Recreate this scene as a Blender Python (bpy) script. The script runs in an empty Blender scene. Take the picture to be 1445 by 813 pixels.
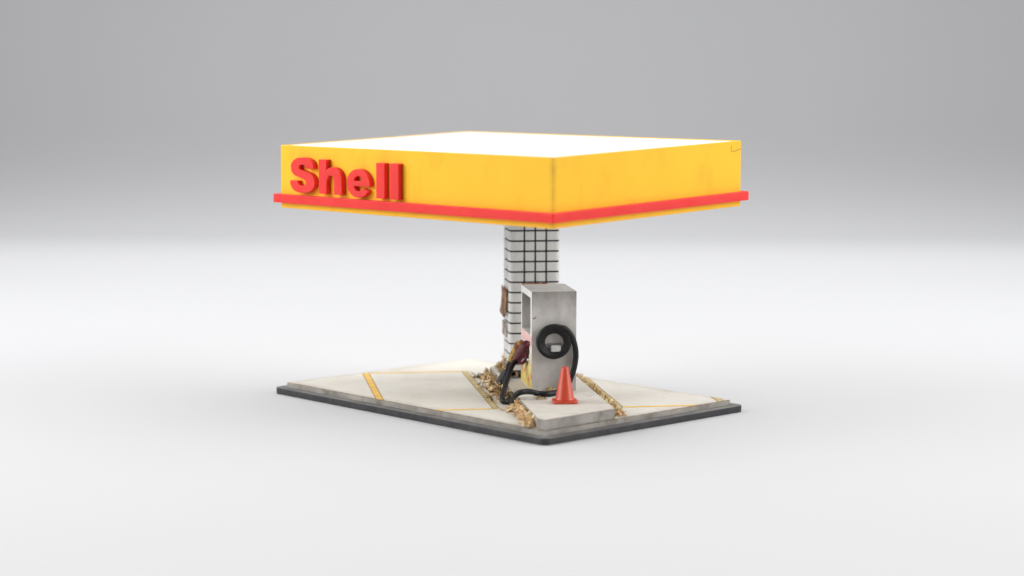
import bpy, bmesh, math, random
from mathutils import Vector, Matrix, noise
random.seed(11)
PI = math.pi
scene = bpy.context.scene
COL = scene.collection
scene.unit_settings.scale_length = 0.01            # one unit is a centimetre: this is a hand-sized scale model

# ------------------------------------------------------------------ frames (all in centimetres)
def V2(x, y): return Vector((x, y))
ANG = math.radians(98.5)
D = V2(math.cos(ANG), math.sin(ANG))               # along the pump island, away from the viewer
W = V2(D.y, -D.x)                                  # across the island
M = V2(0.59, 64.0)
def P(w, d, z):
    q = M + W * w + D * d
    return Vector((q.x, q.y, z))

O = V2(0.8936, 56.3565)                            # front corner of the base plate
U = V2(-0.68584, 0.72775); Vv = V2(0.72853, 0.68502)
LU, LV, INS = 12.0, 8.138, 0.2716
T1, T2, T3 = 0.203, 0.358, 0.65                    # top of plate, slab, island
def B(a, b, z):
    q = O + U * a + Vv * b
    return Vector((q.x, q.y, z))
C0 = V2(1.08975, 56.60128)
CU = V2(-0.69874, 0.71538); CV = V2(0.71498, 0.69914)
CLU, CLV, CZ, CH = 11.681, 7.813, 5.8427, 1.911
def C(a, b, h):                                    # canopy frame: it was glued on slightly crooked
    q = C0 + CU * a + CV * b
    return Vector((q.x, q.y, CZ + h - 0.00522 * a + 0.02944 * b))

# ------------------------------------------------------------------ helpers
def link(o): COL.objects.link(o); return o
def thing(name, label, cat, loc, group=None):
    o = link(bpy.data.objects.new(name, None)); o.location = loc
    o.empty_display_size = 0.3
    o['label'] = label; o['category'] = cat
    if group: o['group'] = group
    return o
def world_loc(o):
    v = Vector(o.location); p = o.parent
    while p: v += Vector(p.location); p = p.parent
    return v
def build(name, bm, mat, parent=None, smooth=False, bevel=0, segs=2, label=None, origin=None, recalc=True):
    if recalc: bmesh.ops.recalc_face_normals(bm, faces=bm.faces[:])
    base = world_loc(parent) if parent else Vector((0, 0, 0))
    org = origin if origin is not None else base
    for v in bm.verts: v.co -= org
    me = bpy.data.meshes.new(name); bm.to_mesh(me); bm.free()
    me.materials.append(mat)
    for p in me.polygons: p.use_smooth = smooth
    o = link(bpy.data.objects.new(name, me))
    if parent: o.parent = parent
    o.location = org - base
    if bevel:
        m = o.modifiers.new('bevel', 'BEVEL'); m.width = bevel; m.segments = segs
        m.limit_method = 'ANGLE'; m.angle_limit = math.radians(40)
        m.harden_normals = False
    if label: o['label'] = label
    return o
def new(): return bmesh.new()
def prism(bm, bot, top):
    a = [bm.verts.new(p) for p in bot]; b = [bm.verts.new(p) for p in top]
    n = len(a)
    bm.faces.new(a[::-1]); bm.faces.new(b)
    for i in range(n): bm.faces.new((a[i], a[(i+1) % n], b[(i+1) % n], b[i]))
def box(bm, F, w0, w1, d0, d1, z0, z1):
    prism(bm, [F(w0, d0, z0), F(w1, d0, z0), F(w1, d1, z0), F(w0, d1, z0)],
              [F(w0, d0, z1), F(w1, d0, z1), F(w1, d1, z1), F(w0, d1, z1)])
def catmull(pts, n=8):
    pts = [Vector(p) for p in pts]; out = []
    for i in range(len(pts)-1):
        p0 = pts[max(i-1, 0)]; p1 = pts[i]; p2 = pts[i+1]; p3 = pts[min(i+2, len(pts)-1)]
        for k in range(n):
            t = k/n
            out.append(0.5*((2*p1)+(p2-p0)*t+(2*p0-5*p1+4*p2-p3)*t*t+(3*p1-p0-3*p2+p3)*t**3))
    out.append(pts[-1]); return out
def tube(bm, pts, rad, seg=14, cap=True):
    pts = [Vector(p) for p in pts]; rings = []
    up = Vector((0.13, 0.21, 0.97)); n = len(pts)
    t0 = (pts[1]-pts[0]).normalized(); nrm = t0.cross(up).normalized()
    for i, p in enumerate(pts):
        t = (pts[min(i+1, n-1)]-pts[max(i-1, 0)]).normalized()
        nrm = (nrm - t*nrm.dot(t)).normalized(); bn = t.cross(nrm)
        r = rad(i/(n-1)) if callable(rad) else rad
        rings.append([bm.verts.new(p + (nrm*math.cos(a)+bn*math.sin(a))*r) for a in (2*PI*k/seg for k in range(seg))])
    for a, b in zip(rings, rings[1:]):
        for k in range(seg): bm.faces.new((a[k], a[(k+1) % seg], b[(k+1) % seg], b[k]))
    if cap: bm.faces.new(rings[0][::-1]); bm.faces.new(rings[-1])
def rrect(x0, x1, y0, y1, r, n=6):
    out = []
    for cx, cy, a0 in ((x1-r, y0+r, -90), (x1-r, y1-r, 0), (x0+r, y1-r, 90), (x0+r, y0+r, 180)):
        for k in range(n+1):
            a = math.radians(a0+90*k/n); out.append((cx+r*math.cos(a), cy+r*math.sin(a)))
    return out
def clip(poly, conv):                               # keep the part of poly (2D) inside the convex ccw polygon conv
    for i in range(len(conv)):
        a, b = conv[i], conv[(i+1) % len(conv)]
        side = lambda q: (b[0]-a[0])*(q[1]-a[1])-(b[1]-a[1])*(q[0]-a[0])
        out = []
        for j in range(len(poly)):
            p, q = poly[j], poly[(j+1) % len(poly)]
            sp, sq = side(p), side(q)
            if sp >= 0: out.append(p)
            if (sp >= 0) != (sq >= 0):
                t = sp/(sp-sq); out.append((p[0]+(q[0]-p[0])*t, p[1]+(q[1]-p[1])*t))
        poly = out
        if not poly: break
    return poly

# ------------------------------------------------------------------ materials
def nodes(name):
    m = bpy.data.materials.new(name); m.use_nodes = True
    nt = m.node_tree; b = nt.nodes['Principled BSDF']
    return m, nt, b
def N(nt, t, **kw):
    n = nt.nodes.new(t)
    for k, v in kw.items():
        if k in n.inputs: n.inputs[k].default_value = v
        else: setattr(n, k, v)
    return n
def noise_tex(nt, scale, detail=4, rough=0.55, vec=None, stretch=None):
    tc = N(nt, 'ShaderNodeTexCoord'); n = N(nt, 'ShaderNodeTexNoise')
    n.inputs['Scale'].default_value = scale; n.inputs['Detail'].default_value = detail; n.inputs['Roughness'].default_value = rough
    src = tc.outputs['Object']
    if stretch:
        mp = N(nt, 'ShaderNodeMapping'); mp.inputs['Scale'].default_value = stretch
        nt.links.new(src, mp.inputs['Vector']); src = mp.outputs['Vector']
    nt.links.new(src, n.inputs['Vector']); return n
def ramp(nt, fac, stops, interp='LINEAR'):
    r = N(nt, 'ShaderNodeValToRGB'); r.color_ramp.interpolation = interp
    e = r.color_ramp.elements
    while len(e) < len(stops): e.new(0.5)
    for el, (p, c) in zip(e, stops):
        el.position = p; el.color = (*c, 1) if len(c) == 3 else c
    nt.links.new(fac, r.inputs['Fac']); return r
def mix(nt, fac, a, b, mode='MIX'):
    m = N(nt, 'ShaderNodeMix', data_type='RGBA', blend_type=mode)
    for s, v in ((0, fac), (6, a), (7, b)):
        if isinstance(v, (int, float)): m.inputs[s].default_value = v
        elif isinstance(v, tuple): m.inputs[s].default_value = (*v, 1)
        else: nt.links.new(v, m.inputs[s])
    return m.outputs[2]
def bump(nt, b, h, strength=0.2, dist=0.02):
    n = N(nt, 'ShaderNodeBump'); n.inputs['Strength'].default_value = strength; n.inputs['Distance'].default_value = dist
    nt.links.new(h, n.inputs['Height']); nt.links.new(n.outputs['Normal'], b.inputs['Normal'])
def mat(name, c1, c2=None, scale=4, rough=0.6, bmp=0.1, bscale=40, spec=0.4, stretch=None, lo=0.35, hi=0.65):
    m, nt, b = nodes(name)
    b.inputs['Roughness'].default_value = rough; b.inputs['Specular IOR Level'].default_value = spec
    n = noise_tex(nt, scale, 5, 0.6, stretch=stretch)
    r = ramp(nt, n.outputs['Fac'], [(lo, c1), (hi, c2 or c1)])
    nt.links.new(r.outputs['Color'], b.inputs['Base Color'])
    if bmp:
        k = noise_tex(nt, bscale, 4, 0.6); bump(nt, b, k.outputs['Fac'], bmp, 0.02)
    return m

m_sweep = mat('studio_paper', (0.515, 0.515, 0.521), (0.518, 0.518, 0.524), 0.2, 0.95, 0, spec=0.1)
m_plate = mat('black_plastic', (0.03, 0.03, 0.033), (0.05, 0.05, 0.053), 3, 0.55, 0.12, 30, 0.35)
def dusty(m):
    nt = m.node_tree; b = nt.nodes['Principled BSDF']; src = b.inputs['Base Color'].links[0].from_socket
    g = N(nt, 'ShaderNodeNewGeometry'); sp = N(nt, 'ShaderNodeSeparateXYZ'); nt.links.new(g.outputs['True Normal'], sp.inputs[0])
    up = ramp(nt, sp.outputs['Z'], [(0.75, (0, 0, 0)), (0.95, (1, 1, 1))])
    n = noise_tex(nt, 1.4, 5, 0.65); f = ramp(nt, n.outputs['Fac'], [(0.3, (0.35,)*3), (0.65, (0.95,)*3)])
    a = N(nt, 'ShaderNodeMath', operation='MULTIPLY'); nt.links.new(up.outputs['Color'], a.inputs[0]); nt.links.new(f.outputs['Color'], a.inputs[1])
    nt.links.new(mix(nt, a.outputs[0], src, (0.21, 0.20, 0.185)), b.inputs['Base Color'])
dusty(m_plate)
m_roof = mat('white_plastic', (0.86, 0.86, 0.85), (0.88, 0.88, 0.87), 2, 0.5, 0.02, 20)
m_grout = mat('dark_grout', (0.035, 0.035, 0.036), (0.06, 0.06, 0.06), 12, 0.9, 0.1)
m_hose = mat('black_rubber', (0.008, 0.008, 0.009), (0.018, 0.018, 0.02), 8, 0.5, 0.08, 60, 0.3)
m_red = mat('red_plastic', (0.74, 0.038, 0.034), (0.80, 0.050, 0.042), 1.5, 0.45, 0.05, 25, 0.22)
def translucent(m, w, scale, radius):              # soft plastic lets light bleed through thin parts
    b = m.node_tree.nodes['Principled BSDF']; b.inputs['Subsurface Weight'].default_value = w
    b.inputs['Subsurface Scale'].default_value = scale; b.inputs['Subsurface Radius'].default_value = radius
translucent(m_red, .75, .30, (1, .12, .10))
m_cone = mat('orange_plastic', (0.55, 0.064, 0.027), (0.61, 0.076, 0.032), 4, 0.36, 0.03, 40, 0.5)
m_bracket = mat('white_bracket', (0.55, 0.55, 0.54), (0.72, 0.72, 0.70), 6, 0.5, 0.03)
m_gun = mat('dark_red_nozzle', (0.045, 0.008, 0.012), (0.15, 0.022, 0.035), 6, 0.45, 0.12, 30)
m_gun2 = mat('mustard_nozzle', (0.18, 0.055, 0.02), (0.46, 0.30, 0.07), 5, 0.6, 0.2, 25, lo=0.4, hi=0.58)
m_gun3 = mat('black_nozzle', (0.022, 0.022, 0.026), (0.05, 0.05, 0.056), 6, 0.5, 0.1, 30)
m_chrome = mat('worn_metal', (0.6, 0.6, 0.6), (0.8, 0.8, 0.8), 6, 0.3, 0.05)
m_rust = mat('rust_panel', (0.10, 0.055, 0.045), (0.42, 0.25, 0.14), 3.5, 0.8, 0.4, 14, 0.2)
m_rust2 = mat('grey_rust_panel', (0.13, 0.075, 0.06), (0.46, 0.40, 0.38), 2.2, 0.8, 0.4, 14, 0.2)
m_ruststrip = mat('orange_rust', (0.22, 0.07, 0.02), (0.42, 0.16, 0.05), 8, 0.8, 0.3)
m_dark = mat('dark_chip', (0.03, 0.025, 0.02), (0.06, 0.05, 0.04), 8, 0.8, 0)

def fascia_mat():
    m, nt, b = nodes('yellow_plastic')
    b.inputs['Roughness'].default_value = 0.45; b.inputs['Specular IOR Level'].default_value = 0.22
    n = noise_tex(nt, 0.9, 5, 0.55)
    base = ramp(nt, n.outputs['Fac'], [(0.3, (0.90, 0.50, 0.022)), (0.7, (0.93, 0.525, 0.024))])
    sn = noise_tex(nt, 0.75, 5, 0.6, stretch=(1, 1, .6)); sf = ramp(nt, sn.outputs['Fac'], [(0.52, (0, 0, 0)), (0.72, (0.55,)*3)])
    smudged = mix(nt, sf.outputs['Color'], base.outputs['Color'], (0.70, 0.34, 0.012))
    # grubby glue seam at the front corner, where two printed walls meet
    tc = N(nt, 'ShaderNodeTexCoord'); sp = N(nt, 'ShaderNodeSeparateXYZ'); nt.links.new(tc.outputs['Object'], sp.inputs[0])
    dx = N(nt, 'ShaderNodeMath', operation='POWER'); dx.inputs[1].default_value = 2; nt.links.new(sp.outputs['X'], dx.inputs[0])
    dy = N(nt, 'ShaderNodeMath', operation='POWER'); dy.inputs[1].default_value = 2; nt.links.new(sp.outputs['Y'], dy.inputs[0])
    s = N(nt, 'ShaderNodeMath', operation='ADD'); nt.links.new(dx.outputs[0], s.inputs[0]); nt.links.new(dy.outputs[0], s.inputs[1])
    q = N(nt, 'ShaderNodeMath', operation='SQRT'); nt.links.new(s.outputs[0], q.inputs[0])
    seam = ramp(nt, q.outputs[0], [(0.0, (1, 1, 1)), (0.07, (0.8,)*3), (0.19, (0, 0, 0))])
    n2 = noise_tex(nt, 2.2, 4, 0.6)
    am = N(nt, 'ShaderNodeMath', operation='MULTIPLY'); nt.links.new(seam.outputs['Color'], am.inputs[0])
    r2 = ramp(nt, n2.outputs['Fac'], [(0.35, (0.25,)*3), (0.65, (0.85,)*3)])
    nt.links.new(r2.outputs['Color'], am.inputs[1])
    col = mix(nt, am.outputs[0], smudged, (0.60, 0.35, 0.03))
    nt.links.new(col, b.inputs['Base Color'])
    k = noise_tex(nt, 14, 4, 0.6); bump(nt, b, k.outputs['Fac'], 0.05, 0.02)
    return m
m_yellow = fascia_mat()

def concrete(name, a, b_, stain, sc=0.55, bmp=0.25, speck=0.4):
    m, nt, b = nodes(name)
    b.inputs['Roughness'].default_value = 0.85; b.inputs['Specular IOR Level'].default_value = 0.2
    n = noise_tex(nt, sc, 5, 0.6); c = ramp(nt, n.outputs['Fac'], [(0.3, a), (0.7, b_)])
    n2 = noise_tex(nt, 1.7, 6, 0.65); f = ramp(nt, n2.outputs['Fac'], [(0.52, (0, 0, 0)), (0.75, (speck,)*3)])
    col = mix(nt, f.outputs['Color'], c.outputs['Color'], stain)
    n3 = noise_tex(nt, 45, 2, 0.5); f3 = ramp(nt, n3.outputs['Fac'], [(0.35, (0.9,)*3), (0.6, (1, 1, 1))])
    col = mix(nt, 1.0, col, f3.outputs['Color'], 'MULTIPLY')
    nt.links.new(col, b.inputs['Base Color'])
    k = noise_tex(nt, 30, 5, 0.65); bump(nt, b, k.outputs['Fac'], bmp, 0.015)
    return m
m_slab = concrete('pale_concrete', (0.63, 0.60, 0.535), (0.70, 0.67, 0.61), (0.48, 0.43, 0.365))
def edge_dirt(m, tint, width, amount):
    nt = m.node_tree; b = nt.nodes['Principled BSDF']; src = b.inputs['Base Color'].links[0].from_socket
    tc = N(nt, 'ShaderNodeTexCoord'); ds = []
    for ax, half in ((U, LU/2-INS), (Vv, LV/2-INS)):
        dp = N(nt, 'ShaderNodeVectorMath', operation='DOT_PRODUCT'); nt.links.new(tc.outputs['Object'], dp.inputs[0]); dp.inputs[1].default_value = (ax.x, ax.y, 0)
        ab = N(nt, 'ShaderNodeMath', operation='ABSOLUTE'); nt.links.new(dp.outputs['Value'], ab.inputs[0])
        sb = N(nt, 'ShaderNodeMath', operation='SUBTRACT'); sb.inputs[0].default_value = half; nt.links.new(ab.outputs[0], sb.inputs[1]); ds.append(sb)
    mn = N(nt, 'ShaderNodeMath', operation='MINIMUM'); nt.links.new(ds[0].outputs[0], mn.inputs[0]); nt.links.new(ds[1].outputs[0], mn.inputs[1])
    n = noise_tex(nt, 1.5, 5, 0.65); ad = N(nt, 'ShaderNodeMath', operation='MULTIPLY_ADD'); ad.inputs[1].default_value = width*1.6
    nt.links.new(n.outputs['Fac'], ad.inputs[0]); nt.links.new(mn.outputs[0], ad.inputs[2])
    r = N(nt, 'ShaderNodeMapRange'); r.inputs['From Min'].default_value = width*.7; r.inputs['From Max'].default_value = width*1.6
    r.inputs['To Min'].default_value = amount; r.inputs['To Max'].default_value = 0; nt.links.new(ad.outputs[0], r.inputs['Value'])
    nt.links.new(mix(nt, r.outputs[0], src, tint), b.inputs['Base Color'])
edge_dirt(m_slab, (0.40, 0.35, 0.29), .45, .55)
m_island = concrete('island_concrete', (0.56, 0.525, 0.47), (0.64, 0.61, 0.55), (0.38, 0.34, 0.29), 0.8, 0.25, 0.55)
m_edge = concrete('raw_concrete_edge', (0.24, 0.22, 0.195), (0.44, 0.415, 0.38), (0.13, 0.112, 0.09), 1.1, 0.8, 0.9)
m_grime = mat('brown_edge_grime', (0.17, 0.135, 0.10), (0.30, 0.25, 0.20), 3, 0.9, 0.2)
m_line = mat('yellow_line_paint', (0.66, 0.40, 0.085), (0.80, 0.52, 0.13), 2.5, 0.75, 0.1)
m_line_dirty = mat('dirty_yellow_paint', (0.38, 0.32, 0.18), (0.54, 0.44, 0.22), 1.6, 0.85, 0.15)
m_line_edge = mat('line_border', (0.28, 0.16, 0.06), (0.44, 0.26, 0.09), 3, 0.85, 0.1)

def pump_mat():
    m, nt, b = nodes('weathered_grey_paint')
    b.inputs['Roughness'].default_value = 0.55; b.inputs['Specular IOR Level'].default_value = 0.35
    n = noise_tex(nt, 0.9, 5, 0.6); c = ramp(nt, n.outputs['Fac'], [(0.3, (0.55, 0.525, 0.495)), (0.7, (0.70, 0.68, 0.65))])
    n2 = noise_tex(nt, 3.0, 6, 0.7, stretch=(1, 1, 0.35)); f = ramp(nt, n2.outputs['Fac'], [(0.5, (0, 0, 0)), (0.78, (0.35,)*3)])
    col = mix(nt, f.outputs['Color'], c.outputs['Color'], (0.22, 0.19, 0.165))
    n3 = noise_tex(nt, 0.75, 4, 0.6); f3 = ramp(nt, n3.outputs['Fac'], [(0.45, (0, 0, 0)), (0.72, (0.6,)*3)])
    col = mix(nt, f3.outputs['Color'], col, (0.27, 0.25, 0.23))
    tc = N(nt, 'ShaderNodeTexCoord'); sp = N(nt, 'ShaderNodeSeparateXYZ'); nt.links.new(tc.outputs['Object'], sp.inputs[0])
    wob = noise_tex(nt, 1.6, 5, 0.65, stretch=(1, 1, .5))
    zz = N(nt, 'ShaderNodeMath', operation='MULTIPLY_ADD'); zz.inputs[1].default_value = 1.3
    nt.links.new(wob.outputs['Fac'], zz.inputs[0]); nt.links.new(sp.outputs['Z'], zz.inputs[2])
    top_dark = N(nt, 'ShaderNodeMapRange'); top_dark.inputs['From Min'].default_value = 2.85; top_dark.inputs['From Max'].default_value = 3.72; top_dark.inputs['To Max'].default_value = .8  # upright faces get darker towards the top, with a ragged lower edge
    nt.links.new(zz.outputs[0], top_dark.inputs['Value'])
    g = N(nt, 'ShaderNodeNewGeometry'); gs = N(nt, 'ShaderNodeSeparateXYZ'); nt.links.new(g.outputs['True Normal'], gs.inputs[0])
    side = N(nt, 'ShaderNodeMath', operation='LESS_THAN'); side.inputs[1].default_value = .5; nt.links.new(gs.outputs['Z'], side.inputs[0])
    sm = N(nt, 'ShaderNodeMath', operation='MULTIPLY'); nt.links.new(top_dark.outputs[0], sm.inputs[0]); nt.links.new(side.outputs[0], sm.inputs[1])
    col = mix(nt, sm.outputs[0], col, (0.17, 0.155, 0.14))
    nt.links.new(col, b.inputs['Base Color'])
    k = noise_tex(nt, 40, 4, 0.6); bump(nt, b, k.outputs['Fac'], 0.06, 0.02)
    return m
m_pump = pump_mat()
m_pumpwhite = mat('white_window_frame', (0.74, 0.73, 0.71), (0.80, 0.79, 0.77), 3, 0.5, 0.05)
m_inner = mat('grey_recess', (0.20, 0.20, 0.19), (0.30, 0.30, 0.29), 2, 0.6, 0.06)

def tile_mat():
    m, nt, b = nodes('glazed_tile')
    b.inputs['Roughness'].default_value = 0.32; b.inputs['Specular IOR Level'].default_value = 0.45
    n = noise_tex(nt, 1.6, 4, 0.6); c = ramp(nt, n.outputs['Fac'], [(0.3, (0.68, 0.68, 0.66)), (0.7, (0.78, 0.78, 0.765))])
    n2 = noise_tex(nt, 1.3, 6, 0.7, stretch=(1, 1, 0.3)); f = ramp(nt, n2.outputs['Fac'], [(0.48, (0, 0, 0)), (0.75, (0.6,)*3)])
    col = mix(nt, f.outputs['Color'], c.outputs['Color'], (0.36, 0.35, 0.33))
    nt.links.new(col, b.inputs['Base Color'])
    k = noise_tex(nt, 30, 4, 0.6); bump(nt, b, k.outputs['Fac'], 0.04, 0.02)
    return m
m_tile = tile_mat()

def decal_mat():
    m, nt, b = nodes('faded_pump_decal')
    b.inputs['Roughness'].default_value = 0.6
    tc = N(nt, 'ShaderNodeTexCoord'); sp = N(nt, 'ShaderNodeSeparateXYZ'); nt.links.new(tc.outputs['Object'], sp.inputs[0])
    wob = noise_tex(nt, 2.2, 3, 0.5)
    ad = N(nt, 'ShaderNodeMath', operation='MULTIPLY_ADD'); ad.inputs[1].default_value = 0.34
    nt.links.new(wob.outputs['Fac'], ad.inputs[0]); nt.links.new(sp.outputs['Z'], ad.inputs[2])
    mr = N(nt, 'ShaderNodeMapRange'); mr.inputs['From Min'].default_value = 0.17; mr.inputs['From Max'].default_value = 1.80
    nt.links.new(ad.outputs[0], mr.inputs['Value'])
    r = ramp(nt, mr.outputs[0], [(0, (0.66, 0.51, 0.12)), (0.36, (0.70, 0.57, 0.20)), (0.5, (0.68, 0.57, 0.30)), (0.62, (0.70, 0.62, 0.50)), (0.68, (0.76, 0.74, 0.70)), (0.80, (0.76, 0.73, 0.70)), (0.84, (0.72, 0.44, 0.42)), (1.0, (0.76, 0.50, 0.46))])
    fl = noise_tex(nt, 5.5, 3, 0.6); ff = ramp(nt, fl.outputs['Fac'], [(0.54, (0, 0, 0)), (0.61, (1, 1, 1))])
    low = ramp(nt, mr.outputs[0], [(0.08, (0, 0, 0)), (0.16, (0.9,)*3), (0.45, (0.9,)*3), (0.55, (0, 0, 0))])
    am = N(nt, 'ShaderNodeMath', operation='MULTIPLY'); nt.links.new(ff.outputs['Color'], am.inputs[0]); nt.links.new(low.outputs['Color'], am.inputs[1])
    col = mix(nt, am.outputs[0], r.outputs['Color'], (0.62, 0.10, 0.05))
    g = noise_tex(nt, 4, 5, 0.7); gf = ramp(nt, g.outputs['Fac'], [(0.55, (0, 0, 0)), (0.72, (0.55,)*3)])
    col = mix(nt, gf.outputs['Color'], col, (0.45, 0.40, 0.34))
    nt.links.new(col, b.inputs['Base Color'])
    return m
m_decal = decal_mat()

def leaf_mat():
    m, nt, b = nodes('dry_leaf_flakes')
    b.inputs['Roughness'].default_value = 0.75; b.inputs['Specular IOR Level'].default_value = 0.25
    a = N(nt, 'ShaderNodeVertexColor'); a.layer_name = 'tint'
    n = noise_tex(nt, 18, 3, 0.6); f = ramp(nt, n.outputs['Fac'], [(0.3, (0.72,)*3), (0.7, (1.1,)*3)])
    nt.links.new(mix(nt, 1.0, a.outputs['Color'], f.outputs['Color'], 'MULTIPLY'), b.inputs['Base Color'])
    return m
m_leaf = leaf_mat()

# ------------------------------------------------------------------ the table sweep the model stands on
bm = new(); prof = []
for y in (-70, -20, 20, 45, 65, 85, 100, 108): prof.append((y, 0))
for y in (110, 114, 118, 120): prof.append((y, 0))
y, z, NS, LS = 121.0, 0.0, 70, 8.5                  # the paper rolls up gently, then stands upright
for k in range(NS):
    th = PI/2*(1-(1-(k+.5)/NS)**2.2); y += LS/NS*math.cos(th); z += LS/NS*math.sin(th); prof.append((y, z))
for q in range(1, 7): prof.append((y, z+2*q))
xs = [-110+220*i/10 for i in range(11)]
g = [[bm.verts.new((x, y, z)) for x in xs] for y, z in prof]
for a, b in zip(g, g[1:]):
    for i in range(10): bm.faces.new((a[i], a[i+1], b[i+1], b[i]))
o = build('backdrop', bm, m_sweep, smooth=True, recalc=False); o['kind'] = 'structure'
o['label'] = 'seamless white paper sweep rising to a grey backdrop'

# ------------------------------------------------------------------ model base: plate, slab, painted lines, island
base = thing('model_base', 'flat diorama base of pale concrete with yellow bay lines on a black plate', 'diorama base', (*(O + U*LU/2 + Vv*LV/2), 0))
bm = new(); rr = rrect(0, LU+.055, 0, LV+.055, 0.20)
prism(bm, [B(a, b, 0.0) for a, b in rr], [B(a, b, T1) for a, b in rr])
build('base_plate', bm, m_plate, base, bevel=0.025, segs=2)
A1, B1 = LU-INS, LV-INS
slab_q = [(INS, INS), (A1, INS), (A1, B1), (INS, B1)]
# slab body: grid top so the rim can be a touch uneven, raw cast sides
bm = new()
def rim(n=46):
    out = []
    for (a0, b0), (a1, b1) in zip(slab_q, slab_q[1:]+slab_q[:1]):
        for k in range(n): out.append((a0+(a1-a0)*k/n, b0+(b1-b0)*k/n))
    return out
rm = rim()
def jit(a, b, s): return 0.012*s*noise.noise(Vector((a*3.1, b*3.1, 4.2)))
lo = [(a + (jit(a, b, 1) if a in (INS, A1) else 0), b + (jit(a, b, 1) if b in (INS, B1) else 0)) for a, b in rm]
v0 = [bm.verts.new(B(a, b, T1+0.001)) for a, b in lo]
v1 = [bm.verts.new(B(a+jit(b, a, .7), b+jit(b, a, .7), (T1+T2)/2)) for a, b in lo]
v2 = [bm.verts.new(B(a, b, T2-0.026)) for a, b in lo]
n = len(v0)
for x, y in ((v0, v1), (v1, v2)):
    for i in range(n): bm.faces.new((x[i], x[(i+1) % n], y[(i+1) % n], y[i]))
bm.faces.new(v0[::-1]); bm.faces.new(v2)
build('slab_edge', bm, m_edge, base)
bm = new()
def ins(a, b, s): return (min(max(a, INS+s), A1-s), min(max(b, INS+s), B1-s))
RIMW = .03
hi = [ins(a, b, RIMW) for a, b in lo]
prism(bm, [B(a, b, T2-0.024) for a, b in hi], [B(a, b, T2) for a, b in hi])
slab = build('concrete_slab', bm, m_slab, base)

bm = new()
va = [bm.verts.new(B(a, b, T2-.0255)) for a, b in lo]; vb = [bm.verts.new(B(*ins(a, b, RIMW-.001), T2-.001)) for a, b in lo]
for i in range(n): bm.faces.new((va[i], va[(i+1) % n], vb[(i+1) % n], vb[i]))
build('worn_rim', bm, m_grime, base)
# slab outline in island coordinates, for clipping
def to_iw(p):
    q = V2(p.x, p.y) - M; return (q.dot(W), q.dot(D))
slab_iw = [to_iw(B(a, b, 0)) for a, b in [(INS+.023, INS+.023), (A1-.023, INS+.023), (A1-.023, B1-.023), (INS+.023, B1-.023)]]
if sum(slab_iw[i][0]*slab_iw[(i+1) % 4][1]-slab_iw[(i+1) % 4][0]*slab_iw[i][1] for i in range(4)) < 0: slab_iw.reverse()
def marking(polys, m, zo, label=None):
    for poly in polys:
        q = clip(poly, slab_iw)
        if len(q) < 3: continue
        bm = new(); prism(bm, [P(w, d, T2+0.0005) for w, d in q], [P(w, d, T2+zo) for w, d in q])
        build('bay_line', bm, m, base, label=label)
def rect(w0, w1, d0, d1): return [(w0, d0), (w1, d0), (w1, d1), (w0, d1)]
def line_d(w0, w1, d0, d1, m):                      # a line along the island with thin darker borders
    marking([rect(w0, w1, d0, d1)], m, 0.007)
    q = [rect(w0-.028, w0-.001, d0, d1), rect(w1+.001, w1+.028, d0, d1)]
    for poly in q:
        c = clip(poly, slab_iw)
        if len(c) < 3: continue
        bm = new(); prism(bm, [P(w, d, T2+0.0005) for w, d in c], [P(w, d, T2+0.005) for w, d in c])
        build('line_border', bm, m_line_edge, base)
line_d(-4.835, -4.66, -4.0, 3.70, m_line)
line_d(-1.66, -1.50, -3.60, 3.70, m_line_dirty)
line_d(1.94, 2.08, -3.70, 3.4, m_line_dirty)
line_d(5.06, 5.24, -4.0, 1.0, m_line_dirty)
marking([rect(-4.60, -1.70, 3.56, 3.72)], m_line, 0.007)
marking([rect(-4.60, -1.70, -3.64, -3.48)], m_line, 0.007)
marking([rect(2.12, 5.02, -3.84, -3.66)], m_line, 0.007)

# island: a strip of the diagonal layout, cut off by the slab's own edges
isl_clip = [to_iw(B(a, b, 0)) for a, b in [(INS+.004, INS+.004), (A1-.004, INS+.004), (A1-.004, B1-.004), (INS+.004, B1-.004)]]
if sum(isl_clip[i][0]*isl_clip[(i+1) % 4][1]-isl_clip[(i+1) % 4][0]*isl_clip[i][1] for i in range(4)) < 0: isl_clip.reverse()
strip = [(-.925, -9), (1.465, -9), (1.465, 2.5), (1.3, 2.75), (1.1, 2.87), (-.55, 2.87), (-.78, 2.75), (-.925, 2.5)]
isl = clip(strip, isl_clip)
bm = new(); prism(bm, [P(w, d, T2+.001) for w, d in isl], [P(w, d, T3-.02) for w, d in isl])
build('island_side', bm, m_edge, base, label='raw grey sides of the pump island')
cen = (sum(p[0] for p in isl)/len(isl), sum(p[1] for p in isl)/len(isl))
def shrink(p, s): 
    v = V2(p[0]-cen[0], p[1]-cen[1]); v -= v.normalized()*s; return (cen[0]+v.x, cen[1]+v.y)
bm = new(); prism(bm, [P(*shrink(p, .024), T3-.019) for p in isl], [P(*shrink(p, .024), T3) for p in isl])
build('island_top', bm, m_island, base)
bm = new(); n = len(isl)
va = [bm.verts.new(P(*p, T3-.0195)) for p in isl]; vb = [bm.verts.new(P(*shrink(p, .023), T3-.001)) for p in isl]
for i in range(n): bm.faces.new((va[i], va[(i+1) % n], vb[(i+1) % n], vb[i]))
build('worn_rim', bm, m_grime, base)
bm = new()
va = [bm.verts.new(P(*shrink(p, -.004), T2+.0015)) for p in isl]; vb = [bm.verts.new(P(*shrink(p, -.004), T2+.017)) for p in isl]
for i in range(n): bm.faces.new((va[i], va[(i+1) % n], vb[(i+1) % n], vb[i]))
build('joint_line', bm, m_grime, base, label='dark grimy joint between island and slab')

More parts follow.
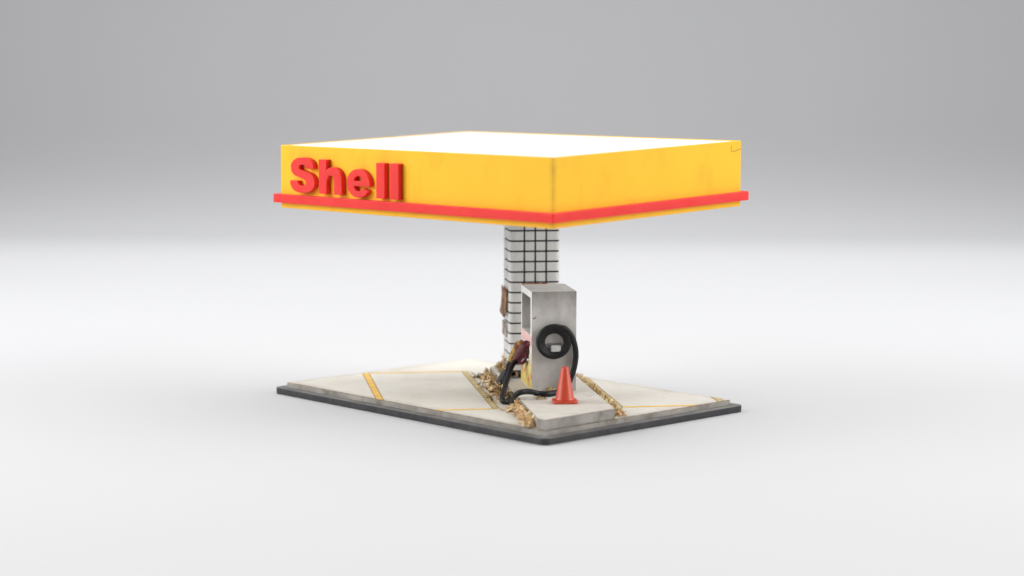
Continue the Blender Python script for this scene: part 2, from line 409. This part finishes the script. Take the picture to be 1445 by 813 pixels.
# ------------------------------------------------------------------ tiled column
col = thing('tiled_column', 'square grey tiled column with rounded corners carrying the yellow canopy', 'column', P(.27, 1.775, T3))
cw0, cw1, cd0, cd1 = -.51, 1.07, 1.05, 2.50
ztop = 6.0
bm = new(); q = rrect(cw0+.032, cw1-.032, cd0+.032, cd1-.032, .12)
prism(bm, [P(a, b, T3+.001) for a, b in q], [P(a, b, ztop-.02) for a, b in q])
build('grout_core', bm, m_grout, col)
def notched(r=.15, gd=.034):
    # rounded square outline with the vertical joints cut in, walked counter-clockwise
    out = []
    fx = [-.055, .285, .625]; fy = [1.435, 1.775, 2.115]
    def notch_line(p, q, cuts, nx, ny, ax):
        pts = []
        for c in cuts:
            for s, dep in ((-1, 0), (-1, 1), (1, 1), (1, 0)):
                t = c + s*(.060 if ax == 0 else .11)/2*(1 if (q[ax] > p[ax]) else -1)
                v = [p[0], p[1]]; v[ax] = t
                pts.append((v[0]-nx*gd*dep, v[1]-ny*gd*dep))
        return pts
    def arc(cx, cy, a0, n=8): return [(cx+r*math.cos(math.radians(a0+90*k/n)), cy+r*math.sin(math.radians(a0+90*k/n))) for k in range(n+1)]
    out += notch_line((cw0, cd0), (cw1, cd0), fx, 0, -1, 0); out += arc(cw1-r, cd0+r, -90)
    out += notch_line((cw1, cd0), (cw1, cd1), fy, 1, 0, 1); out += arc(cw1-r, cd1-r, 0)
    out += notch_line((cw1, cd1), (cw0, cd1), fx[::-1], 0, 1, 0); out += arc(cw0+r, cd1-r, 90)
    out += notch_line((cw0, cd1), (cw0, cd0), fy[::-1], -1, 0, 1); out += arc(cw0+r, cd0+r, 180)
    return out
nq = notched()
bm = new(); PITCH = .318
z = 5.08 - 14*PITCH
rows = []
while z < ztop:
    a = max(z+.027, T3+.002); b = min(z+PITCH-.027, ztop)
    if b-a > .03: rows.append((a, b))
    z += PITCH
for a, b in rows: prism(bm, [P(w, d, a) for w, d in nq], [P(w, d, b) for w, d in nq])
build('tile_cladding', bm, m_tile, col, bevel=0.006, segs=1)

# rusty panels fixed on the column's left side
def panel(name, label, d0, d1, z0, z1, off, m, seed, curl):
    t = thing(name, label, 'panel', P(cw0-.02, (d0+d1)/2, z0), 'rusty panels on the tiled column')
    rnd = random.Random(seed); bm = new(); nd, nz = 10, 12
    def off_w(u, v): return cw0 - .03 - off*(0.35+0.65*math.sin(PI*u)) - curl*(1-v)**3 - .02*noise.noise(Vector((u*4, v*4, seed)))
    F, Bk = [], []
    for j in range(nz+1):
        v = j/nz; f, k = [], []
        for i in range(nd+1):
            u = i/nd
            e = .05*noise.noise(Vector((u*5, v*5, seed+9)))*(1 if j in (0, nz) or i in (0, nd) else 0)
            w = off_w(u, v); d = d0+(d1-d0)*u + e; zz = z0+(z1-z0)*v - (z1-z0)*.12*(1-v)*(1-u) + e*1.5
            f.append(bm.verts.new(P(w, d, zz))); k.append(bm.verts.new(P(w+.045, d, zz)))
        F.append(f); Bk.append(k)
    for j in range(nz):
        for i in range(nd):
            bm.faces.new((F[j][i], F[j][i+1], F[j+1][i+1], F[j+1][i])); bm.faces.new((Bk[j][i], Bk[j+1][i], Bk[j+1][i+1], Bk[j][i+1]))
    for j in range(nz):
        bm.faces.new((F[j][0], F[j+1][0], Bk[j+1][0], Bk[j][0])); bm.faces.new((F[j][nd], Bk[j][nd], Bk[j+1][nd], F[j+1][nd]))
    for i in range(nd):
        bm.faces.new((F[0][i], Bk[0][i], Bk[0][i+1], F[0][i+1])); bm.faces.new((F[nz][i], F[nz][i+1], Bk[nz][i+1], Bk[nz][i]))
    build('sheet', bm, m, t, smooth=False, bevel=.008, segs=1)
    return t
panel('rusty_panel', 'taller brown rusty panel bulging from the tiled column, above the grey one', 1.45, 2.42, 2.47, 3.24, .07, m_rust, 3, .06)
panel('rusty_panel', 'shorter grey panel with brown edge on the tiled column, below the brown one', 1.55, 2.42, 1.76, 2.16, .015, m_rust2, 8, .0)

# ------------------------------------------------------------------ canopy
can = thing('filling_station_canopy', 'big yellow box canopy with white roof, red stripe and raised red lettering', 'canopy', C(0, 0, 0))
bm = new(); t = .09
def ring(h0, h1, o0, i0):                           # hollow box wall
    oq = [(-o0, -o0), (CLU+o0, -o0), (CLU+o0, CLV+o0), (-o0, CLV+o0)]
    iq = [(i0, i0), (CLU-i0, i0), (CLU-i0, CLV-i0), (i0, CLV-i0)]
    ob = [bm.verts.new(C(a, b, h0)) for a, b in oq]; ot = [bm.verts.new(C(a, b, h1)) for a, b in oq]
    ib = [bm.verts.new(C(a, b, h0)) for a, b in iq]; it = [bm.verts.new(C(a, b, h1)) for a, b in iq]
    for i in range(4):
        j = (i+1) % 4
        bm.faces.new((ob[i], ob[j], ot[j], ot[i])); bm.faces.new((it[i], it[j], ib[j], ib[i]))
        bm.faces.new((ot[i], ot[j], it[j], it[i])); bm.faces.new((ob[j], ob[i], ib[i], ib[j]))
ring(0, CH, 0, t)
build('fascia', bm, m_yellow, can, bevel=.018, segs=2)
bm = new(); box(bm, C, t+.003, CLU-t-.003, t+.003, CLV-t-.003, CH-.14, CH-.02)
build('roof_panel', bm, m_roof, can)
bm = new(); box(bm, C, t+.003, CLU-t-.003, t+.003, CLV-t-.003, .06, .12)
build('soffit', bm, m_roof, can)
bm = new(); oq = rrect(-.18, CLU+.18, -.18, CLV+.18, .05, 1)
iq = [(-.002, -.002), (CLU+.002, -.002), (CLU+.002, CLV+.002), (-.002, CLV+.002)]
h0, h1 = .172, .432
# band built as four mitred bars
cor = [(-.18, -.18), (CLU+.18, -.18), (CLU+.18, CLV+.18), (-.18, CLV+.18)]
def chamf(i):
    c = cor[i]; sx = 1 if c[0] < 0 else -1; sy = 1 if c[1] < 0 else -1; k = .03
    return ((c[0]+sx*k, c[1]), (c[0], c[1]+sy*k))
ocut = []
for i in range(4):
    a, b = chamf(i)
    ocut += ([b, a] if i in (0, 2) else [a, b])
def bandring(hh0, hh1):
    ob = [bm.verts.new(C(a, b, hh0)) for a, b in ocut]; ot = [bm.verts.new(C(a, b, hh1)) for a, b in ocut]
    ib = [bm.verts.new(C(a, b, hh0)) for a, b in iq]; it = [bm.verts.new(C(a, b, hh1)) for a, b in iq]
    for i in range(8):
        j = (i+1) % 8; p, r_ = i//2, (((i+1) % 8)//2)
        bm.faces.new((ob[i], ob[j], ot[j], ot[i]))
        if p == r_:
            bm.faces.new((ot[i], ot[j], it[p])); bm.faces.new((ob[j], ob[i], ib[p]))
        else:
            bm.faces.new((ot[i], ot[j], it[r_], it[p])); bm.faces.new((ob[j], ob[i], ib[p], ib[r_]))
            bm.faces.new((it[p], it[r_], ib[r_], ib[p]))
bandring(h0, h1)
build('stripe_band', bm, m_red, can, bevel=.014, segs=2)
bm = new()
ck = [(7.36, 1.80), (7.365, 1.70), (7.375, 1.60), (7.45, 1.625), (7.56, 1.625), (7.68, 1.66), (7.80, 1.675)]
tube(bm, [C(0.004, b, h) for b, h in ck], .0105, 6)
build('hairline_crack', bm, mat('crack_brown', (.26, .14, .03), (.36, .20, .04), 8, .8, 0), can)

# raised letters, outlines drawn in centimetres
def cat2(pts, n=8): return [(v.x, v.y) for v in catmull([(x, y, 0) for x, y in pts], n)]
def stroke(pts, hw, n=10):
    c = cat2(pts, n); L, R = [], []
    for i, p in enumerate(c):
        a, b = c[max(i-1, 0)], c[min(i+1, len(c)-1)]
        tx, ty = b[0]-a[0], b[1]-a[1]; l = math.hypot(tx, ty) or 1; tx, ty = tx/l, ty/l
        h = hw(i/(len(c)-1)) if callable(hw) else hw
        L.append((p[0]-ty*h, p[1]+tx*h)); R.append((p[0]+ty*h, p[1]-tx*h))
    return L + R[::-1]
def ell(cx, cy, rx, ry, a0, a1, n=28):
    return [(cx+rx*math.cos(math.radians(a0+(a1-a0)*k/n)), cy+ry*math.sin(math.radians(a0+(a1-a0)*k/n))) for k in range(n+1)]
S_out = cat2([(.93, .70), (.905, .83), (.81, .935), (.66, .985), (.50, 1.0), (.33, .985), (.18, .92), (.085, .81), (.07, .69), (.11, .575), (.22, .49), (.40, .435), (.55, .395), (.63, .345),
              (.645, .275), (.60, .215), (.50, .19), (.40, .205), (.335, .255), (.315, .325)], 5) + \
        cat2([(.03, .325), (.05, .215), (.13, .095), (.27, .025), (.48, 0), (.70, .022), (.86, .10), (.955, .23), (.96, .36), (.91, .47), (.79, .55), (.62, .60), (.45, .645), (.375, .69),
              (.37, .745), (.41, .795), (.49, .815), (.57, .80), (.625, .755), (.64, .70)], 5)
h_out = [(0, 0), (0, 1.02), (.335, 1.02), (.335, .70)] + cat2([(.335, .68), (.43, .765), (.58, .80), (.76, .78), (.93, .68), (1.015, .50)], 6) + \
        [(1.02, .46), (1.02, 0), (.69, 0), (.69, .42)] + cat2([(.69, .42), (.67, .51), (.60, .555), (.51, .56), (.41, .52), (.345, .42)], 6) + [(.335, .38), (.335, 0)]
e_out = [(1.0, .335)] + ell(.50, .41, .505, .42, -6, 330, 60) + ell(.505, .355, .20, .19, -30, -172, 14) + [(.305, .335)]
e_hole = [(.31, .475)] + [(.69, .475)] + ell(.50, .475, .19, .165, 0, 180, 18)[1:-1]
l_out = [(-.01, 0), (-.01, 1.02), (.335, 1.02), (.335, 0)]
def letter(outlines, x0, zbase, sx, sz, label):
    cu = bpy.data.curves.new('letter', 'CURVE'); cu.dimensions = '2D'; cu.fill_mode = 'BOTH'
    cu.extrude = .08; cu.bevel_depth = .008; cu.bevel_resolution = 1; cu.offset = -.002
    for o_ in outlines:
        s = cu.splines.new('POLY'); s.points.add(len(o_)-1); s.use_cyclic_u = True
        for p, (x, y) in zip(s.points, o_): p.co = (x*sx, y*sz, 0, 1)
    tmp = bpy.data.objects.new('letter_curve', cu)
    me = bpy.data.meshes.new_from_object(tmp)
    bpy.data.objects.remove(tmp); bpy.data.curves.remove(cu)
    bm = new(); bm.from_mesh(me); bpy.data.meshes.remove(me)
    for v in bm.verts:                               # x runs right along the wall, z up, depth out of the wall
        a = x0 - v.co.x; v.co = C(a, -.089 - v.co.z, zbase + v.co.y)
    bmesh.ops.remove_doubles(bm, verts=bm.verts[:], dist=1e-5)
    build('letter', bm, m_red, can, label=label)
letter([S_out], 11.05, .525, 1.24, 1.05, 'raised red letter S')
letter([h_out], 9.635, .54, 1.02, .985, 'raised red letter h')
letter([e_out, e_hole], 8.335, .505, 1.0, .985, 'raised red letter e')
letter([l_out], 7.005, .52, 1.02, .99, 'raised red letter l beside the e')
letter([l_out], 6.395, .515, 1.02, 1.0, 'raised red last letter l')

# ------------------------------------------------------------------ fuel pump
pw0, pw1, pd0, pd1, pz1 = -.37, .95, -2.44, -.41, 3.595
pump = thing('fuel_pump', 'weathered grey fuel pump with a coiled black hose on its end', 'fuel pump', P((pw0+pw1)/2, (pd0+pd1)/2, T3))
bm = new()
wy0, wy1, wz0, wz1, rec = -2.22, -.58, 2.29, 3.39, .42
V = {}
def vv(w, d, z):
    k = (round(w, 4), round(d, 4), round(z, 4))
    if k not in V: V[k] = bm.verts.new(P(w, d, z))
    return V[k]
def quad(*c): bm.faces.new([vv(*x) for x in c])
zb = T3+.002
quad((pw0, pd0, zb), (pw1, pd0, zb), (pw1, pd0, pz1), (pw0, pd0, pz1)); quad((pw1, pd0, zb), (pw1, pd1, zb), (pw1, pd1, pz1), (pw1, pd0, pz1))
quad((pw1, pd1, zb), (pw0, pd1, zb), (pw0, pd1, pz1), (pw1, pd1, pz1)); quad((pw0, pd0, pz1), (pw1, pd0, pz1), (pw1, pd1, pz1), (pw0, pd1, pz1))
quad((pw0, pd0, zb), (pw0, pd1, zb), (pw1, pd1, zb), (pw1, pd0, zb))
o4 = [(pw0, pd0, zb), (pw0, pd1, zb), (pw0, pd1, pz1), (pw0, pd0, pz1)]
i4 = [(pw0, wy0, wz0), (pw0, wy1, wz0), (pw0, wy1, wz1), (pw0, wy0, wz1)]
r4 = [(pw0+rec, a, b) for _, a, b in i4]
for i in range(4):
    j = (i+1) % 4
    quad(o4[i], i4[i], i4[j], o4[j]); quad(i4[i], r4[i], r4[j], i4[j])
quad(*r4)
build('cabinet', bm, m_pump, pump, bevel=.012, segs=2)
# white painted window frame, decal, recess lining
bm = new()
fo = [(pd0+.012, wz0-.01), (pd1-.012, wz0-.01), (pd1-.012, pz1-.012), (pd0+.012, pz1-.012)]
fi = [(wy0, wz0), (wy1, wz0), (wy1, wz1), (wy0, wz1)]
fo[0] = (pd0+.012, .70); fo[1] = (pd1-.012, 2.29)
def fv(p, w): return bm.verts.new(P(w, p[0], p[1]))
def framepiece(d0, d1, z0, z1): box(bm, P, pw0-.008, pw0-.001, d0, d1, z0, z1)
framepiece(pd0+.012, pd1-.012, wz1, pz1-.014); framepiece(pd0+.012, wy0, wz0-.012, wz1-.0005); framepiece(wy1, pd1-.012, wz0-.012, wz1-.0005)
build('window_frame', bm, m_pumpwhite, pump)
bm = new(); box(bm, P, pw0+rec-.012, pw0+rec-.002, wy0+.004, wy1-.004, wz0+.004, wz1-.004)
build('display_panel', bm, m_inner, pump, label='grey recessed display behind the white frame')
bm = new(); box(bm, P, pw0+.03, pw0+.10, wy0+.003, wy0+.06, 2.75, wz1-.01)
build('rust_streak', bm, m_ruststrip, pump)
bm = new(); box(bm, P, pw0-.009, pw0-.001, pd0+.014, pd1-.014, .70, wz0-.013)
build('side_decal', bm, m_decal, pump, label='faded decal, pink above white above yellow with red flecks')
bm = new(); box(bm, P, pw0-.06, pw0-.0095, -2.1, -.75, 1.50, 1.56)
build('nozzle_shelf', bm, m_pumpwhite, pump)
bm = new(); pts = [P(-.36 + .055*i, pd1-.02+.006*math.sin(i*1.7), pz1+.012+.008*math.sin(i*2.3)) for i in range(15)]
tube(bm, pts, lambda s: .020+.007*math.sin(s*23), 7)
build('rusty_rim', bm, m_ruststrip, pump)
bm = new(); tube(bm, [P(-.34, pd0-.004, 2.80), P(-.29, pd0-.006, 2.81), P(-.26, pd0-.004, 2.85), P(-.235, pd0-.002, 2.87)], lambda s: .014*(1-.6*s), 6)
build('paint_chip', bm, m_dark, pump)
bm = new(); box(bm, P, .17, .465, pd0-.16, pd0-.001, 1.835, 2.02)
build('hose_hook', bm, m_bracket, pump, bevel=.02)
bm = new(); box(bm, P, .10, .50, pd0-.05, pd0-.001, 2.022, 2.075)  # grey strip standing in for the dim shadow above the hook
build('hook_shadow_strip', bm, m_inner, pump, bevel=.012)

# hose: coil on the end panel, then down behind the cone, over the island edge and up to the nozzle
cc_ = (.265, 2.12); coil = []
turns = 2.55; n = 110
for k in range(n+1):
    s = k/n; a = math.radians(72) + (1-s)*turns*2*PI
    r = .315 + .145*s + .012*math.sin(7*s*PI)
    coil.append(P(cc_[0]+r*math.cos(a)*1.02, pd0 - .075 - .10*s, cc_[1]+r*math.sin(a)))
rest = [P(.59, -2.61, 2.51), P(.76, -2.60, 2.33), P(.875, -2.58, 2.04), P(.915, -2.57, 1.74), P(.88, -2.58, 1.43), P(.78, -2.58, 1.08), P(.62, -2.66, .80),
        P(.42, -2.95, .738), P(.23, -3.19, .735), P(-.07, -3.44, .735), P(-.34, -3.40, .75), P(-.58, -3.55, .83), P(-.86, -3.86, .88), P(-1.02, -3.80, .81), P(-1.06, -3.40, .62),
        P(-1.07, -3.0, .47), P(-1.15, -2.88, .44), P(-1.27, -2.80, .45), P(-1.255, -2.62, .58), P(-1.12, -2.3, .86), P(-.965, -1.9, 1.12), P(-.83, -1.6, 1.31), P(-.68, -1.4, 1.405), P(-.60, -1.33, 1.45)]
bm = new(); tube(bm, coil + catmull([coil[-1]]+rest, 7)[1:], .083, 14)
hose = build('fuel_hose', bm, m_hose, pump, smooth=True, label='black hose coiled on the pump end and looping over the island edge')
def nozzle(parent, name, head, tail, side, m, label, ref, chrome=True, r0=.10, sc=1.0, guard=.046):
    h, t_ = Vector(head), Vector(tail); ax = (t_-h).normalized(); dn = Vector(side).normalized(); dn = (dn-ax*dn.dot(ax)).normalized()
    L = (t_-h).length
    bm = new()
    tube(bm, [h + ax*L*s for s in (0, .04, .2, .45, .6, .8, .95, 1.0)], lambda s: r0*sc*(1.15 if s < .5 else 1.15-.5*(s-.5)), 12)
    # lever guard under the grip: one loop grown out of the body
    lp = [h+ax*L*.22, h+ax*L*.26+dn*.17*sc, h+ax*L*.40+dn*.24*sc, h+ax*L*.72+dn*.22*sc, h+ax*L*.9+dn*.12*sc, h+ax*L*.95]
    tube(bm, catmull(lp, 6), guard*sc, 8)
    tube(bm, [h - ax*.18*sc, h - ax*.05*sc, h+ax*.02], .055*sc, 8)
    nz = build(name, bm, m, parent, smooth=True, label=label)
    if chrome:
        bm = new(); lv = [h+ax*L*.42+dn*.06*sc, h+ax*L*.50+dn*.16*sc, h+ax*L*.74+dn*.15*sc]
        tube(bm, catmull(lv, 5), .028*sc, 8)
        build('lever', bm, m_chrome, nz, smooth=True)
    return nz
nozzle(pump, 'nozzle', P(-.42, -1.95, 1.93), P(-.61, -1.30, 1.44), (0.2, -.5, -1), m_gun, 'dark red nozzle hung on the pump side', None, True, .15, 1.12)
nz2 = nozzle(pump, 'nozzle', P(-.50, -.95, 1.84), P(-.66, -.45, 1.30), (-.3, -.2, -.4), m_gun2, 'mustard and rust nozzle behind the dark red one', None, False, .13, 1.0)
# second hose lies behind the pump with its black nozzle dropped on the island edge
bm = new()
h2 = [P(-.66, -.45, 1.32), P(-.72, -.15, 1.08), P(-.66, .25, .86), P(-.42, .62, .75), P(-.10, .74, .735), P(.30, .72, .735), P(.62, .55, .735), P(.70, .20, .735), P(.40, -.05, .735), P(-.10, .12, .735), P(-.40, .42, .74), P(-.62, .55, .75), P(-.72, .42, .74)]
tube(bm, catmull(h2, 7), .078, 12)
build('fuel_hose', bm, m_hose, pump, smooth=True, label='second black hose lying on the island behind the pump')
nozzle(pump, 'nozzle', P(-1.05, -.75, .60), P(-.70, .60, .76), (-.2, -.5, -.8), m_gun3, 'black nozzle dropped on the island edge among dry leaves', None, False, .17, .8, .085)

# ------------------------------------------------------------------ traffic cone
cone = thing('traffic_cone', 'small plain orange traffic cone standing on the island in front of the pump', 'traffic cone', P(.262, -4.45, T3))
ca = math.radians(4)
def K(x, y, z):
    p = Vector((P(.262, -4.45, 0).x + x*math.cos(ca)-y*math.sin(ca), P(.262, -4.45, 0).y + x*math.sin(ca)+y*math.cos(ca), T3+z)); return p
bm = new(); q = rrect(-.355, .355, -.355, .355, .11, 2)
prism(bm, [K(x, y, .001) for x, y in q], [K(x, y, .075) for x, y in q])
build('cone_base', bm, m_cone, cone, bevel=.015)
bm = new(); prof = [(.285, .0752), (.278, .10), (.262, .14), (.105, .985), (.098, 1.005), (.08, 1.015), (.055, 1.015), (.05, .98)]
sg = 40; rings = [[bm.verts.new(K(r*math.cos(2*PI*k/sg), r*math.sin(2*PI*k/sg), z)) for k in range(sg)] for r, z in prof]
for a, b in zip(rings, rings[1:]):
    for k in range(sg): bm.faces.new((a[k], a[(k+1) % sg], b[(k+1) % sg], b[k]))
bm.faces.new(rings[0][::-1]); bm.faces.new(rings[-1])
o = build('cone_body', bm, m_cone, cone, smooth=True)

# ------------------------------------------------------------------ dry leaf litter round the island
bm = new(); tint = bm.loops.layers.float_color.new('tint')
PAL = {'twig': [(.46, .31, .15), (.60, .43, .22), (.22, .14, .07), (.70, .53, .31), (.50, .31, .17), (.36, .29, .15)],
       'shave': [(.86, .63, .36), (.78, .54, .29), (.90, .70, .44), (.70, .46, .24), (.82, .62, .32)],
       'gold': [(.80, .57, .26), (.70, .45, .19), (.88, .70, .38), (.48, .29, .13), (.78, .62, .30)]}
def flake(w, d, z, L, wd, pal, curl=None, tilt=.6):
    c0 = random.choice(PAL[pal]); k = random.uniform(.78 if pal == 'shave' else .5, 1.18); c = tuple(min(1, x*k) for x in c0)+(1,)
    yaw = random.uniform(0, 2*PI); R = Matrix.Rotation(yaw, 3, 'Z') @ Matrix.Rotation(random.gauss(0, tilt), 3, 'Y') @ Matrix.Rotation(random.gauss(0, tilt), 3, 'X')
    curl = random.uniform(-2.2, 2.2) if curl is None else curl
    n = 5; sec = []; o_ = P(w, d, z); th = .007
    for i in range(n+1):
        s = i/n-.5; a = curl*s
        x = (math.sin(a)/curl if abs(curl) > .05 else s)*L; zz = ((1-math.cos(a))/curl if abs(curl) > .05 else 0)*L
        ww = wd*(0.35+.65*math.cos(s*PI*.92))
        sec.append([bm.verts.new(o_+R @ Vector((x+ox, oy*ww, zz+oz))) for ox, oy, oz in ((0, -.5, 0), (0, .5, 0), (0, .5, th), (0, -.5, th))])
    fs = []
    for a, b in zip(sec, sec[1:]):
        for k_ in range(4): fs.append(bm.faces.new((a[k_], a[(k_+1) % 4], b[(k_+1) % 4], b[k_])))
    fs.append(bm.faces.new(sec[0][::-1])); fs.append(bm.faces.new(sec[-1]))
    for f in fs:
        for l in f.loops: l[tint] = c
R_ = random.uniform
for i in range(300):                                 # twiggy heap on the slab, left of the island by the column
    d = R_(-2.3, 2.5); wmax = -1.43+.03*d if d < 0 else -1.40
    w = -.96 - abs(random.gauss(0, .21)); 
    if w < wmax-.12: continue
    hh = (.30 if d < .6 else .20)*max(0, 1-(-.95-w)/.5)
    flake(w, d, T2+.03+hh*R_(0, 1)**.8, R_(.14, .40), R_(.03, .08), 'twig' if random.random() < .7 else 'shave')
for i in range(46):
    d = R_(-2.5, -.9); flake(-1.10-abs(random.gauss(0, .12)), d, T2+R_(.05, .28), R_(.2, .38), R_(.07, .13), random.choice(['shave', 'shave', 'twig', 'gold']))
for i in range(210):                                 # heap on the island at the foot of the column
    d = R_(1.15, 2.5); w = R_(-.74, -.42)
    flake(w, d, T3+.03+R_(0, .22)*(1-abs(w+.48)/.4), R_(.10, .30), R_(.025, .06), 'twig' if random.random() < .6 else 'gold')
for i in range(30): flake(R_(-.55, -.42), R_(1.6, 2.6), T3+R_(.1, .42), R_(.12, .3), R_(.025, .06), 'shave', tilt=1.0)
for i in range(190):                                 # pale shavings at the front left of the island
    d = R_(-6.75, -3.75); k = (d+3.75)/-3.0
    w = -.965 - abs(random.gauss(0, .15-.04*k)); hh = (.26 - .10*k)*max(0, 1-(-.95-w)/.42)
    flake(w, d, T2+.03+hh*R_(0, 1), R_(.16, .38), R_(.05, .12), 'shave', tilt=.5)
for i in range(330):                                 # thin golden strip along the right side
    d = R_(-5.4, 2.4); w = R_(1.52, 1.90)
    clump = .5+.5*noise.noise(Vector((d*1.7, 3.3, 0)))
    flake(w, d, T2+.012+R_(0, .07)*(.3+clump) + (.08 if w < 1.58 else 0), R_(.10, .26), R_(.04, .09), 'gold' if random.random() < .75 else 'shave')
for i in range(16): flake(R_(1.55, 1.8), R_(-5.45, -4.95), T2+R_(.02, .16), R_(.12, .26), R_(.06, .1), 'shave')
for i in range(14): flake(R_(1.5, 1.75), R_(-1.7, -1.3), T2+R_(.1, .32), R_(.10, .2), R_(.05, .08), 'gold')
for i in range(14): flake(R_(.02, .36), R_(-2.62, -2.47), T3+R_(.02, .10), R_(.12, .24), R_(.04, .08), 'gold')
for i in range(9): flake(R_(-.45, -.15), R_(-3.9, -3.6), T3+.02, R_(.10, .2), R_(.04, .08), 'twig')
for w, d in ((-1.5, -3.75), (-1.46, -3.9), (-1.62, .35), (-1.58, .1), (-1.35, -4.5), (-1.5, -1.2), (-1.45, -2.6), (1.9, -2.0), (2.0, .6), (-.36, -2.5)): flake(w, d, T2+.03 if w < -.95 or w > 1.5 else T3+.03, R_(.12, .22), .07, 'shave', tilt=.15)
for i in range(10): flake(R_(-.46, -.36), R_(.1, 1.0), T3+R_(.02, .12), R_(.12, .26), .06, 'shave')
o = build('leaf_litter', bm, m_leaf, smooth=False); o['kind'] = 'stuff'
o['label'] = 'dry tan leaf flakes and twigs heaped along the pump island'; o['category'] = 'leaf litter'

# ------------------------------------------------------------------ camera
cam = bpy.data.cameras.new('camera'); co = link(bpy.data.objects.new('camera', cam)); scene.camera = co
co.location = (0, 0, 10.587)
co.rotation_mode = 'QUATERNION'
co.rotation_quaternion = (Matrix.Rotation(PI/2 - .1114, 3, 'X') @ Matrix.Rotation(.0023, 3, 'Z')).to_quaternion()
cam.sensor_width = 36; cam.lens = 3000/1445*36
cam.clip_start = .5; cam.clip_end = 1000
cam.dof.use_dof = True; cam.dof.focus_distance = 62.5; cam.dof.aperture_fstop = cam.lens*1e-3/0.82

# ------------------------------------------------------------------ light: a tent of soft boxes, plus an added floor fill in front
def area(name, loc, target, sx, sy, L, col=(1, 1, 1), spread=180):
    l = bpy.data.lights.new(name, 'AREA'); l.shape = 'RECTANGLE'; l.size = sx; l.size_y = sy
    l.energy = L*PI*sx*sy; l.color = col; l.spread = math.radians(spread)
    o = link(bpy.data.objects.new(name, l)); o.location = loc
    o.rotation_euler = (Vector(target)-Vector(loc)).to_track_quat('-Z', 'Y').to_euler()
    return o
area('top_softbox', (0, 111, 60), (0, 111, 0), 150, 110, 1.54, (.985, .99, 1), spread=130)
area('front_floor_fill', (0, 24, 46), (0, 33, 0), 120, 20, .75, spread=70)  # added fill lamp that brightens the foreground floor, outside the tent
area('left_softbox', (-54, 53, 28), (0, 60, 3), 60, 36, 2.5, spread=115)
area('right_softbox', (54, 53, 28), (0, 60, 3), 60, 36, 2.4, spread=115)
wd = bpy.data.worlds.new('World'); scene.world = wd; wd.use_nodes = True
bg = wd.node_tree.nodes['Background']; bg.inputs['Color'].default_value = (1, 1, 1, 1); bg.inputs['Strength'].default_value = 0.06

vs = scene.view_settings; vs.view_transform = 'Standard'; vs.look = 'None'; vs.exposure = 0; vs.gamma = 1
scene.cycles.max_bounces = 8
scene.cycles.use_denoising = True
